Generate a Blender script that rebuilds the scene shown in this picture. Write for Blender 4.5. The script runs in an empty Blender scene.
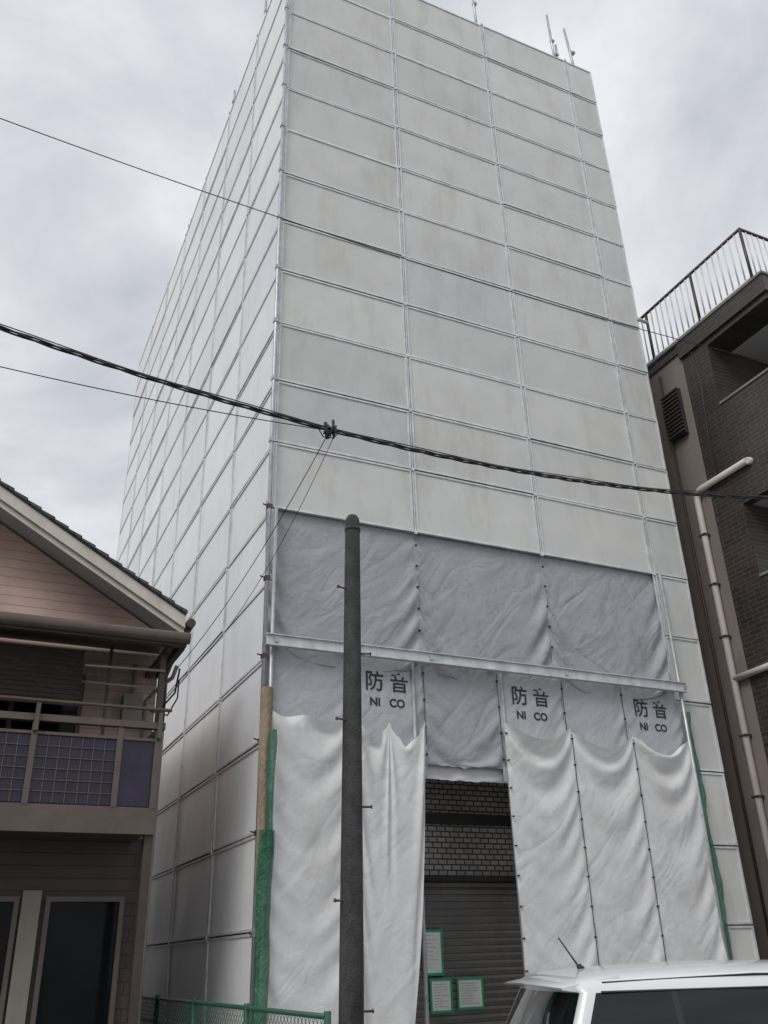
import bpy, math, random, bmesh
import numpy as np
from mathutils import Vector, Matrix
random.seed(7)
S=bpy.context.scene
S.view_settings.view_transform='Standard'; S.view_settings.look='None'; S.view_settings.exposure=0

# ---------------------------------------------------------------- helpers
def empty(name,loc=(0,0,0)):
    e=bpy.data.objects.new(name,None); e.location=loc; e.empty_display_size=.3
    S.collection.objects.link(e); return e

class MB:
    def __init__(s): s.v=[];s.f=[];s.m=[];s.sm=[];s.t=[]
    def face(s,pts,mi=0,sm=False,tone=.5):
        b=len(s.v); s.v+= [tuple(p) for p in pts]; s.f.append(tuple(range(b,b+len(pts)))); s.m.append(mi); s.sm.append(sm); s.t.append(tone)
    def box(s,x0,x1,y0,y1,z0,z1,mi=0,tone=.5):
        b=len(s.v)
        s.v+=[(x0,y0,z0),(x1,y0,z0),(x1,y1,z0),(x0,y1,z0),(x0,y0,z1),(x1,y0,z1),(x1,y1,z1),(x0,y1,z1)]
        for q in ((0,3,2,1),(4,5,6,7),(0,1,5,4),(1,2,6,5),(2,3,7,6),(3,0,4,7)):
            s.f.append(tuple(b+i for i in q)); s.m.append(mi); s.sm.append(False); s.t.append(tone)
    def path(s,pts,r,mi=0,seg=10,caps=True):
        pts=[Vector(p) for p in pts]; n=len(pts)
        rs=r if isinstance(r,(list,tuple)) else [r]*n
        b=len(s.v); prev=None
        for i,p in enumerate(pts):
            t=(pts[min(i+1,n-1)]-pts[max(i-1,0)]).normalized()
            if prev is None:
                a=Vector((0,0,1)) if abs(t.z)<.9 else Vector((1,0,0))
                u=t.cross(a).normalized()
            else:
                u=(prev-t*prev.dot(t)).normalized()
            prev=u; w=t.cross(u)
            for k in range(seg):
                a=2*math.pi*k/seg
                s.v.append(tuple(p+(u*math.cos(a)+w*math.sin(a))*rs[i]))
        for i in range(n-1):
            for k in range(seg):
                k2=(k+1)%seg
                s.f.append((b+i*seg+k,b+i*seg+k2,b+(i+1)*seg+k2,b+(i+1)*seg+k)); s.m.append(mi); s.sm.append(True); s.t.append(.5)
        if caps:
            s.f.append(tuple(b+k for k in reversed(range(seg)))); s.m.append(mi); s.sm.append(False); s.t.append(.5)
            s.f.append(tuple(b+(n-1)*seg+k for k in range(seg))); s.m.append(mi); s.sm.append(False); s.t.append(.5)
    def build(s,name,mats,parent=None,bevel=0,fixn=False):
        me=bpy.data.meshes.new(name); me.from_pydata(s.v,[],s.f)
        for m in mats: me.materials.append(m)
        me.polygons.foreach_set('material_index',s.m); me.polygons.foreach_set('use_smooth',s.sm)
        at=me.attributes.new('tone','FLOAT','FACE'); at.data.foreach_set('value',s.t)
        me.update()
        o=bpy.data.objects.new(name,me); S.collection.objects.link(o)
        if parent: o.parent=parent
        if bevel:
            md=o.modifiers.new('bevel','BEVEL'); md.width=bevel; md.segments=2; md.limit_method='ANGLE'
        return o

def nodes(name):
    m=bpy.data.materials.new(name); m.use_nodes=True
    nt=m.node_tree; return m,nt,nt.nodes,nt.links,nt.nodes['Principled BSDF']

def mat(name,col,rough=.6,metal=0,var=.15,scale=3.,bump=0.,bscale=30.,stretch=None,dirt=None,tone=0.,spec=.5,coords='Object',fine=0.,bdist=.02):
    m,nt,N,L,P=nodes(name)
    P.inputs['Roughness'].default_value=rough; P.inputs['Metallic'].default_value=metal
    P.inputs['Specular IOR Level'].default_value=spec
    tc=N.new('ShaderNodeTexCoord'); mp=N.new('ShaderNodeMapping'); L.new(tc.outputs[coords],mp.inputs[0])
    if stretch: mp.inputs['Scale'].default_value=stretch
    nz=N.new('ShaderNodeTexNoise'); nz.inputs['Scale'].default_value=scale; nz.inputs['Detail'].default_value=5; nz.inputs['Roughness'].default_value=.6
    L.new(mp.outputs[0],nz.inputs['Vector'])
    r=N.new('ShaderNodeMapRange'); r.inputs[1].default_value=.3; r.inputs[2].default_value=.7; r.inputs[3].default_value=1-var; r.inputs[4].default_value=1+var
    L.new(nz.outputs[0],r.inputs[0])
    fac=r.outputs[0]
    if tone:
        at=N.new('ShaderNodeAttribute'); at.attribute_name='tone'
        r2=N.new('ShaderNodeMapRange'); r2.inputs[3].default_value=1-tone; r2.inputs[4].default_value=1+tone
        L.new(at.outputs['Fac'],r2.inputs[0])
        mu=N.new('ShaderNodeMath'); mu.operation='MULTIPLY'; L.new(fac,mu.inputs[0]); L.new(r2.outputs[0],mu.inputs[1]); fac=mu.outputs[0]
    if fine:
        n4=N.new('ShaderNodeTexNoise'); n4.inputs['Scale'].default_value=120; n4.inputs['Detail'].default_value=3
        L.new(tc.outputs[coords],n4.inputs['Vector'])
        r4=N.new('ShaderNodeMapRange'); r4.inputs[1].default_value=.3; r4.inputs[2].default_value=.7; r4.inputs[3].default_value=1-fine; r4.inputs[4].default_value=1+fine
        L.new(n4.outputs[0],r4.inputs[0])
        mu=N.new('ShaderNodeMath'); mu.operation='MULTIPLY'; L.new(fac,mu.inputs[0]); L.new(r4.outputs[0],mu.inputs[1]); fac=mu.outputs[0]
    vm=N.new('ShaderNodeVectorMath'); vm.operation='SCALE'; vm.inputs[0].default_value=col; L.new(fac,vm.inputs['Scale'])
    out=vm.outputs[0]
    if tone:
        bl=N.new('ShaderNodeMix'); bl.data_type='RGBA'; bl.blend_type='MULTIPLY'
        r5=N.new('ShaderNodeMapRange'); r5.inputs[1].default_value=.4; r5.inputs[2].default_value=.15; L.new(at.outputs['Fac'],r5.inputs[0]); L.new(r5.outputs[0],bl.inputs[0])
        L.new(out,bl.inputs[6]); bl.inputs[7].default_value=(.97,.985,1.02,1); out=bl.outputs[2]
    if dirt:
        n2=N.new('ShaderNodeTexNoise'); n2.inputs['Scale'].default_value=dirt[1]; n2.inputs['Detail'].default_value=7; n2.inputs['Roughness'].default_value=.7
        m2=N.new('ShaderNodeMapping'); m2.inputs['Scale'].default_value=dirt[3] if len(dirt)>3 else (1,1,.25); L.new(tc.outputs[coords],m2.inputs[0]); L.new(m2.outputs[0],n2.inputs['Vector'])
        rr=N.new('ShaderNodeMapRange'); rr.inputs[1].default_value=.5; rr.inputs[2].default_value=.75; rr.inputs[4].default_value=dirt[2]; L.new(n2.outputs[0],rr.inputs[0])
        mx=N.new('ShaderNodeMix'); mx.data_type='RGBA'; L.new(rr.outputs[0],mx.inputs[0]); L.new(out,mx.inputs[6]); mx.inputs[7].default_value=(*dirt[0],1)
        out=mx.outputs[2]
    L.new(out,P.inputs['Base Color'])
    if bump:
        n3=N.new('ShaderNodeTexNoise'); n3.inputs['Scale'].default_value=bscale; n3.inputs['Detail'].default_value=4; L.new(mp.outputs[0],n3.inputs['Vector'])
        b=N.new('ShaderNodeBump'); b.inputs['Strength'].default_value=bump; b.inputs['Distance'].default_value=bdist; L.new(n3.outputs[0],b.inputs['Height']); L.new(b.outputs[0],P.inputs['Normal'])
    return m

def brickmat(name,c1,c2,mortar,bw,bh,mw,axes='YZ',rough=.5,bump=.4,bias=0.,offset=.5):
    m,nt,N,L,P=nodes(name); P.inputs['Roughness'].default_value=rough
    tc=N.new('ShaderNodeTexCoord'); sp=N.new('ShaderNodeSeparateXYZ'); cb=N.new('ShaderNodeCombineXYZ')
    L.new(tc.outputs['Object'],sp.inputs[0])
    L.new(sp.outputs[axes[0]],cb.inputs[0]); L.new(sp.outputs[axes[1]],cb.inputs[1])
    br=N.new('ShaderNodeTexBrick'); br.inputs['Scale'].default_value=1; br.inputs['Brick Width'].default_value=bw; br.inputs['Row Height'].default_value=bh
    br.inputs['Mortar Size'].default_value=mw; br.inputs['Bias'].default_value=bias; br.offset=offset
    br.inputs['Color1'].default_value=(*c1,1); br.inputs['Color2'].default_value=(*c2,1); br.inputs['Mortar'].default_value=(*mortar,1)
    L.new(cb.outputs[0],br.inputs['Vector'])
    nz=N.new('ShaderNodeTexNoise'); nz.inputs['Scale'].default_value=1.3; nz.inputs['Detail'].default_value=8; L.new(tc.outputs['Object'],nz.inputs['Vector'])
    r=N.new('ShaderNodeMapRange'); r.inputs[1].default_value=.3; r.inputs[2].default_value=.7; r.inputs[3].default_value=.75; r.inputs[4].default_value=1.22; L.new(nz.outputs[0],r.inputs[0])
    vm=N.new('ShaderNodeVectorMath'); vm.operation='SCALE'; L.new(br.outputs['Color'],vm.inputs[0]); L.new(r.outputs[0],vm.inputs['Scale'])
    L.new(vm.outputs[0],P.inputs['Base Color'])
    b=N.new('ShaderNodeBump'); b.invert=True; b.inputs['Strength'].default_value=bump; b.inputs['Distance'].default_value=.01; L.new(br.outputs['Fac'],b.inputs['Height']); L.new(b.outputs[0],P.inputs['Normal'])
    return m

def clothmat(name,col,trans=.25,rough=.7,var=.06,dirt=None,bump=.25,spec=.3,bscale=5.,holes=0.):
    m=mat(name,col,rough,var=var,scale=2.5,bump=0,dirt=dirt,spec=spec)
    nt=m.node_tree;N=nt.nodes;L=nt.links;P=N['Principled BSDF']; O=N['Material Output']
    tc=N.new('ShaderNodeTexCoord'); prev=None
    for k,(sc,ro,st) in enumerate(((bscale,.6,(1,1,.45)),(bscale*1.3,-.8,(1,1,.35)),(bscale*3,.2,(1,1,1)))):
        mp=N.new('ShaderNodeMapping'); mp.inputs['Rotation'].default_value=(0,ro,0); L.new(tc.outputs['Object'],mp.inputs[0])
        mp2=N.new('ShaderNodeMapping'); mp2.inputs['Scale'].default_value=st; L.new(mp.outputs[0],mp2.inputs[0])
        nz=N.new('ShaderNodeTexNoise'); nz.inputs['Scale'].default_value=sc; nz.inputs['Detail'].default_value=2; nz.inputs['Distortion'].default_value=.8; L.new(mp2.outputs[0],nz.inputs['Vector'])
        s=N.new('ShaderNodeMath'); s.operation='SUBTRACT'; s.inputs[1].default_value=.5; L.new(nz.outputs[0],s.inputs[0])
        a=N.new('ShaderNodeMath'); a.operation='ABSOLUTE'; L.new(s.outputs[0],a.inputs[0])
        g=N.new('ShaderNodeMath'); g.operation='MULTIPLY'; g.inputs[1].default_value=1. if k<2 else .3; L.new(a.outputs[0],g.inputs[0])
        if prev is None: prev=g
        else:
            ad=N.new('ShaderNodeMath'); ad.operation='ADD'; L.new(prev.outputs[0],ad.inputs[0]); L.new(g.outputs[0],ad.inputs[1]); prev=ad
    b=N.new('ShaderNodeBump'); b.inputs['Strength'].default_value=bump; b.inputs['Distance'].default_value=.12; L.new(prev.outputs[0],b.inputs['Height']); L.new(b.outputs[0],P.inputs['Normal'])
    if trans:
        tr=N.new('ShaderNodeBsdfTranslucent'); tr.inputs[0].default_value=(*[min(1,c*1.05) for c in col],1)
        mx=N.new('ShaderNodeMixShader'); mx.inputs[0].default_value=trans
        L.new(P.outputs[0],mx.inputs[1]); L.new(tr.outputs[0],mx.inputs[2]); L.new(mx.outputs[0],O.inputs[0])
        if holes:
            tp=N.new('ShaderNodeBsdfTransparent'); m2=N.new('ShaderNodeMixShader'); m2.inputs[0].default_value=holes
            L.new(mx.outputs[0],m2.inputs[1]); L.new(tp.outputs[0],m2.inputs[2]); L.new(m2.outputs[0],O.inputs[0])
    return m

# ---------------------------------------------------------------- materials
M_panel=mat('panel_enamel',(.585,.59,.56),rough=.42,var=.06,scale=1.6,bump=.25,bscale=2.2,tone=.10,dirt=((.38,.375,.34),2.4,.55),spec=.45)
M_pside_lit=mat('panel_enamel_side_lit',(.76,.765,.76),rough=.36,var=.05,scale=1.6,bump=.25,bscale=2.2,tone=.09,dirt=((.52,.52,.50),2.2,.4),spec=.5)  # same enamel made paler: brighter light on the side face is in the colour
M_frame=mat('panel_frame_alu',(.66,.67,.67),rough=.4,metal=.3,var=.15,scale=8)
M_galv=mat('galvanised_steel',(.46,.48,.49),rough=.45,metal=.6,var=.2,scale=14,dirt=((.25,.2,.16),6,.35))
M_beam=mat('galvanised_beam_steel',(.58,.60,.61),rough=.5,metal=.35,var=.2,scale=6,dirt=((.33,.31,.29),6,.4))
M_rust=mat('rusty_clamp',(.12,.075,.05),rough=.8,metal=.3,var=.3,scale=30)
M_dark=mat('dark_void',(.03,.03,.032),rough=.9)
M_black=mat('black_plastic',(.018,.018,.02),rough=.5)
M_white=clothmat('white_sheet',(.80,.80,.79),trans=.2,dirt=((.52,.50,.45),1.6,.45,(1,1,.6)),bump=.30,bscale=2.0)
M_grey=clothmat('grey_soundproof_sheet',(.335,.345,.365),trans=0,rough=.5,dirt=((.42,.42,.42),3,.35,(1,1,.6)),spec=.45,bump=.5,bscale=2.0)
M_grey2=clothmat('light_grey_soundproof_sheet',(.42,.435,.455),trans=.0,rough=.5,dirt=((.33,.33,.33),3,.35,(1,1,.6)),spec=.45,bump=.3,bscale=2.6)
M_green=clothmat('green_netting',(.03,.15,.085),trans=.15,rough=.5,var=.3,bscale=8,bump=.4,holes=.18)
M_brownt=clothmat('tan_board_sheet',(.27,.205,.145),trans=.1,rough=.6,var=.3,bscale=8)
M_ink=mat('printed_ink',(.02,.022,.03),rough=.6,var=.2)
M_conc=mat('concrete',(.30,.295,.28),rough=.85,var=.15,scale=2,bump=.3,bscale=40,dirt=((.15,.15,.14),1.2,.5),fine=.1)
M_pole=mat('weathered_pole',(.04,.038,.037),rough=.8,var=.4,scale=9,bump=.5,bscale=60,dirt=((.10,.095,.09),5,.6),fine=.2)
M_wire=mat('cable_black',(.015,.015,.017),rough=.6)
M_asph=mat('asphalt',(.05,.05,.052),rough=.9,var=.2,scale=1.2,bump=.6,bscale=180,dirt=((.085,.083,.08),.7,.5,(1,1,1)),fine=.25)
M_paint=mat('road_paint',(.72,.72,.70),rough=.7,var=.12,scale=6,dirt=((.2,.2,.2),12,.6,(1,1,1)))
M_wallt=brickmat('facade_tile',(.36,.34,.31),(.27,.255,.23),(.035,.033,.03),.115,.06,.008,'XZ',rough=.35)
M_shut=mat('shutter_steel',(.20,.19,.18),rough=.5,metal=.2,var=.12,scale=3,dirt=((.10,.09,.08),2,.5))
M_paper=mat('paper',(.78,.80,.76),rough=.7,var=.05)
M_gtape=mat('green_tape',(.02,.36,.15),rough=.5)
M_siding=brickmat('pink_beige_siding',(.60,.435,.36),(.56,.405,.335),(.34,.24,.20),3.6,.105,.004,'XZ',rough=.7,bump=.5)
M_siding_shade=brickmat('shaded_lower_siding',(.085,.062,.052),(.075,.055,.046),(.04,.03,.026),3.6,.115,.005,'XZ',rough=.7,bump=.5)  # siding colour scaled down, shade below the balcony painted in
M_rooft=brickmat('roof_slate',(.05,.052,.058),(.07,.07,.075),(.02,.02,.02),.9,.24,.012,'YX',rough=.6)
M_cream=mat('cream_trim',(.60,.55,.48),rough=.55,var=.1,scale=4,dirt=((.3,.26,.21),4,.4))
M_creamd=mat('cream_column',(.27,.24,.20),rough=.6,var=.1,scale=4,dirt=((.15,.13,.11),4,.4))
M_brown=mat('brown_aluminium',(.065,.048,.040),rough=.45,metal=.2,var=.15,scale=5)
M_brownl=mat('light_brown_rail',(.12,.092,.075),rough=.45,metal=.2,var=.15,scale=5)
M_purple=mat('violet_panel',(.020,.013,.036),rough=.25,var=.4,scale=5)
M_blind=mat('bamboo_blind',(.045,.033,.027),rough=.9,var=.5,scale=7,stretch=(1,1,14),bump=.6,bscale=12)
M_glassd=mat('window_glass',(.008,.009,.010),rough=.08,spec=.12,var=.1)
M_sash=mat('window_sash',(.11,.09,.075),rough=.5)
M_dtile=brickmat('dark_brown_tile',(.052,.040,.035),(.036,.028,.025),(.085,.077,.072),.235,.068,.006,'YZ',rough=.38)
M_dtilef=brickmat('dark_brown_tile_front',(.052,.040,.035),(.036,.028,.025),(.085,.077,.072),.235,.068,.006,'XZ',rough=.38)
M_beige=mat('beige_brown_render',(.22,.182,.160),rough=.85,var=.08,scale=2,bump=.4,bscale=60,dirt=((.13,.105,.09),1.3,.5))
M_pipe=mat('pvc_pipe_pinkish',(.62,.55,.53),rough=.4,var=.08)
M_soff=mat('soffit_white',(.42,.42,.42),rough=.8,var=.08)
M_coping=mat('coping_grey',(.20,.19,.18),rough=.6,var=.15)
M_railw=mat('light_rail',(.66,.67,.68),rough=.4,metal=.1)
M_fence=mat('green_fence_wire',(.02,.09,.06),rough=.45,var=.1)
M_gutter=mat('gutter_concrete',(.27,.265,.25),rough=.85,var=.15,scale=4,bump=.3,bscale=60)
M_insul=mat('insulator',(.5,.48,.44),rough=.3)

X0,Y0=2.77,8.80
CW=1.829; NW=.61
SX=[X0,X0+CW,X0+2*CW,X0+3*CW,X0+3*CW+NW]
Zb=6.27; PH=.878; NR=12; ZT=Zb+PH*NR
DEP=7; Y1=Y0+DEP*CW

# ---------------------------------------------------------------- ground & road
g=MB(); g.face([(-400,-400,0),(400,-400,0),(400,400,0),(-400,400,0)]); g.build('ground',[M_conc])
g=MB(); g.face([(-200,-4.2,.004),(200,-4.2,.004),(200,5.3,.004),(-200,5.3,.004)]); g.build('road',[M_asph])
g=MB()
g.face([(-200,4.75,.008),(200,4.75,.008),(200,4.87,.008),(-200,4.87,.008)])
g.face([(-200,-3.8,.008),(200,-3.8,.008),(200,-3.68,.008),(-200,-3.68,.008)])
g.build('road_marking',[M_paint])
g=MB()
for i in range(-60,60):
    g.box(i*.6,i*.6+.594,5.3,5.62,-.05,.03); 
    if not (2.0<i*.6<9.2): g.box(i*.6,i*.6+.594,5.62,5.76,-.05,.13)
    g.box(i*.6,i*.6+.594,-4.5,-4.2,-.05,.1)
g.build('kerb',[M_gutter],bevel=.008)

# ---------------------------------------------------------------- wrapped building
B=empty('building_under_scaffold_wrap',(0,0,0))
def panel(mb,o,u,n,w,h,tone,mp=0):
    o=Vector(o);u=Vector(u);n=Vector(n);z=Vector((0,0,1))
    g=.008; e=.024
    jn=random.uniform(-.006,.006); tilt=random.uniform(-.006,.006); tl2=random.uniform(-.004,.004)
    def P(a,b,d): return o+u*a+z*b+n*(d+jn+tilt*(b/h-.5)*2+tl2*(a/w-.5)*2)
    a0,a1,b0,b1=g,w-g,g,h-g
    ins=[(a0,b0),(a1,b0),(a1,b1),(a0,b1)]; inn=[(a0+e,b0+e),(a1-e,b0+e),(a1-e,b1-e),(a0+e,b1-e)]
    for i in range(4):
        j=(i+1)%4
        mb.face([P(*ins[i],0),P(*ins[j],0),P(*inn[j],0),P(*inn[i],0)],2)
        mb.face([P(*inn[i],0),P(*inn[j],0),P(*inn[j],-.014),P(*inn[i],-.014)],2)
        mb.face([P(*ins[i],-.04),P(*ins[j],-.04),P(*ins[j],0),P(*ins[i],0)],2)
    nx,nz=9,6
    amp=random.uniform(.001,.007); ph=random.uniform(0,6); ph2=random.uniform(0,6)
    b=len(mb.v)
    A0,A1,B0,B1=a0+e,a1-e,b0+e,b1-e
    for j in range(nz):
        for i in range(nx):
            s=i/(nx-1);t=j/(nz-1)
            bul=amp*math.sin(math.pi*s)*math.sin(math.pi*t)*(1+.7*math.sin(6*s+ph)+.6*math.sin(5*t+ph2))
            mb.v.append(tuple(P(A0+(A1-A0)*s,B0+(B1-B0)*t,-.014+bul)))
    for j in range(nz-1):
        for i in range(nx-1):
            q=b+j*nx+i; mb.f.append((q,q+1,q+nx+1,q+nx)); mb.m.append(mp); mb.sm.append(True); mb.t.append(tone)
    mb.face([P(a0,b0,-.04),P(a0,b1,-.04),P(a1,b1,-.04),P(a1,b0,-.04)],2)
def tone():
    r=random.random()
    if r<.15: return random.uniform(.15,.35)
    return random.gauss(.55,.15)
pf=MB(); pl=MB()
pmats=[M_panel,M_pside_lit,M_frame]
for r in range(NR):
    z=Zb+r*PH
    for c in range(4):
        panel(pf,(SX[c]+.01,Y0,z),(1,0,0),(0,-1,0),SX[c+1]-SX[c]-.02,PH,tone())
nlow=7
for r in range(nlow):
    z=Zb-(r+1)*PH
    panel(pf,(SX[3]+.01,Y0,z),(1,0,0),(0,-1,0),NW-.02,PH,tone())
for r in range(-nlow,NR):
    z=Zb+r*PH
    for c in range(DEP):
        t=tone()
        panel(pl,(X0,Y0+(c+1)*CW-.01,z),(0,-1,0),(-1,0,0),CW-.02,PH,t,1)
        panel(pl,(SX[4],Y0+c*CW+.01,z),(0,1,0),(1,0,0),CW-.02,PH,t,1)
    for c in range(4):
        panel(pl,(SX[c+1]-.01,Y1,z),(-1,0,0),(0,1,0),SX[c+1]-SX[c]-.02,PH,tone(),1)
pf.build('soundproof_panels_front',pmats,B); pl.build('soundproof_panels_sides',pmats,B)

sc=MB()
for x in SX:
    yy=Y0+.11; xx=min(max(x,X0+.09),SX[4]-.09)
    sc.path([(xx,yy,0 if x in (SX[0],SX[3],SX[4]) else 4.0),(xx,yy,ZT-.1)],.0243,0)
    sc.path([(xx,yy+.72,4.0),(xx,yy+.72,ZT-.1)],.0243,0)
for c in range(1,DEP+1):
    for xx in (X0+.075,SX[4]-.075):
        sc.path([(xx,Y0+c*CW-(.07 if c==DEP else 0),0),(xx,Y0+c*CW-(.07 if c==DEP else 0),ZT-.1)],.0243,0)
for k in range(-1,7):
    z=Zb+k*1.756
    sc.path([(X0+.1,Y0+.14,z),(SX[4]-.1,Y0+.14,z)],.02,0)
    sc.path([(X0+.1,Y0+.8,z),(SX[4]-.1,Y0+.8,z)],.02,0)
    sc.path([(X0+.11,Y0+.1,z+.02),(X0+.11,Y1-.1,z+.02)],.02,0)
    sc.box(X0+.15,SX[4]-.15,Y0+.2,Y0+.72,z-.06,z-.02,0)
cx,cy=X0-.045,Y0-.045
sc.path([(cx,cy,0.0),(cx,cy,ZT+.15)],.0243,0)
for r in range(-nlow,NR+1):
    z=Zb+r*PH-.02
    sc.box(cx-.03,cx+.03,cy-.028,cy+.035,z-.025,z+.025,1 if r in(-6,-4,-2,-1,0) else 0)
    if r<1: sc.path([(cx-.03,cy-.01,z),(cx-.085,cy-.02,z+.01)],.008,1,seg=6)
sc.path([(X0+.03,Y0-.06,0),(X0+.03,Y0-.06,Zb-.02)],.0243,0)
for r in range(0,NR+1):
    for c in range(1,4):
        sc.box(SX[c]-.018,SX[c]+.018,Y0-.014,Y0+.01,Zb+r*PH-.022,Zb+r*PH+.022,2)
for r in range(-nlow,NR+1):
    for c in range(1,DEP):
        sc.box(X0-.014,X0+.01,Y0+c*CW-.018,Y0+c*CW+.018,Zb+r*PH-.022,Zb+r*PH+.022,2)
for c in range(1,4):
    sc.box(SX[c]-.0085,SX[c]+.0085,Y0+.002,Y0+.03,Zb if c<3 else .05,ZT,2)
for c in range(1,DEP):
    sc.box(X0+.002,X0+.03,Y0+c*CW-.0085,Y0+c*CW+.0085,.05,ZT,2)
for (x,y,h,lx) in ((SX[2]-.05,Y0+.08,1.5,-.03),(SX[3]-.15,Y0+.1,1.35,-.03),(SX[3]+.32,Y0+.1,1.15,-.12),(X0+.08,Y0+1.6,.9,-.02),(X0+.06,Y0+3.6,.6,0),(X0+.06,Y0+7.2,.4,.02),(SX[3]-.08,Y0+.12,.55,.02)):
    sc.path([(x,y,ZT-.4),(x+lx,y,ZT+h)],.0243,0)
    sc.box(x-.035,x+.035,y-.035,y+.035,ZT+h*.42,ZT+h*.42+.05,0)
sc.build('scaffold_tubes',[M_galv,M_rust,M_frame],B)

ib=MB(); YF=9.72
ib.box(3.5,8.6,YF,Y1-.7,2.45,15.6,0)
ib.box(3.5,4.6,YF+.001,YF+3,0,2.45,0); ib.box(7.6,8.6,YF+.001,YF+3,0,2.45,0)
ib.box(3.5,8.6,YF-.05,YF-.002,3.02,3.14,1); ib.box(3.5,8.6,YF-.10,YF-.002,2.40,2.46,1)
ib.box(3.5,8.6,YF+3,Y1-.7,0,2.45,0)
ib.build('tiled_facade',[M_wallt,M_dark],B)
sh=MB(); z=.02; sp=.075
while z<2.44:
    a,b_,c_=z,z+sp*.55,z+sp
    sh.face([(4.6,YF+.05,a),(7.6,YF+.05,a),(7.6,YF+.028,b_),(4.6,YF+.028,b_)])
    sh.face([(4.6,YF+.028,b_),(7.6,YF+.028,b_),(7.6,YF+.05,c_-.006),(4.6,YF+.05,c_-.006)])
    sh.face([(4.6,YF+.05,c_-.006),(7.6,YF+.05,c_-.006),(7.6,YF+.05,c_),(4.6,YF+.05,c_)],1)
    z+=sp
sh.build('roller_shutter',[M_shut,M_dark],B)
nt_=MB()
for (x,z,w,h) in ((5.06,1.68,.22,.42),(5.14,1.26,.24,.30),(5.50,1.27,.30,.28)):
    nt_.box(x-w/2,x+w/2,YF+.012,YF+.018,z-h/2,z+h/2,0)
    t=.016
    nt_.box(x-w/2-t,x+w/2+t,YF+.006,YF+.011,z+h/2-t*.6,z+h/2+t,1); nt_.box(x-w/2-t,x+w/2+t,YF+.006,YF+.011,z-h/2-t,z-h/2+t*.6,1)
    nt_.box(x-w/2-t,x-w/2+t*.5,YF+.007,YF+.0115,z-h/2,z+h/2,1); nt_.box(x+w/2-t*.5,x+w/2+t,YF+.007,YF+.0115,z-h/2,z+h/2,1)
    for k in range(9):
        zz=z+h/2-.04-k*(h-.06)/9
        nt_.box(x-w/2+.03,x+w/2-.03-random.random()*.1,YF+.0095,YF+.0118,zz-.0025,zz,2)
nt_.build('construction_notices',[M_paper,M_gtape,M_ink],B)

bm_=MB(); zb=4.65
bm_.box(X0-.06,SX[3]+.08,Y0-.14,Y0-.132,zb-.06,zb+.06,2)
bm_.box(X0-.06,SX[3]+.08,Y0-.165,Y0-.10,zb+.052,zb+.062,2)
bm_.box(X0-.06,SX[3]+.08,Y0-.165,Y0-.10,zb-.062,zb-.052,2)
for i in range(4):
    x=X0+.05+i*1.829
    bm_.box(x-.02,x+.02,Y0-.168,Y0-.08,zb-.025,zb+.025,0)
bm_.path([(SX[3]+.02,Y0-.09,.0),(SX[3]+.02,Y0-.09,Zb-.02)],.0243,0)
bm_.build('galvanised_beam',[M_galv,M_rust,M_beam],B)

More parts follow.
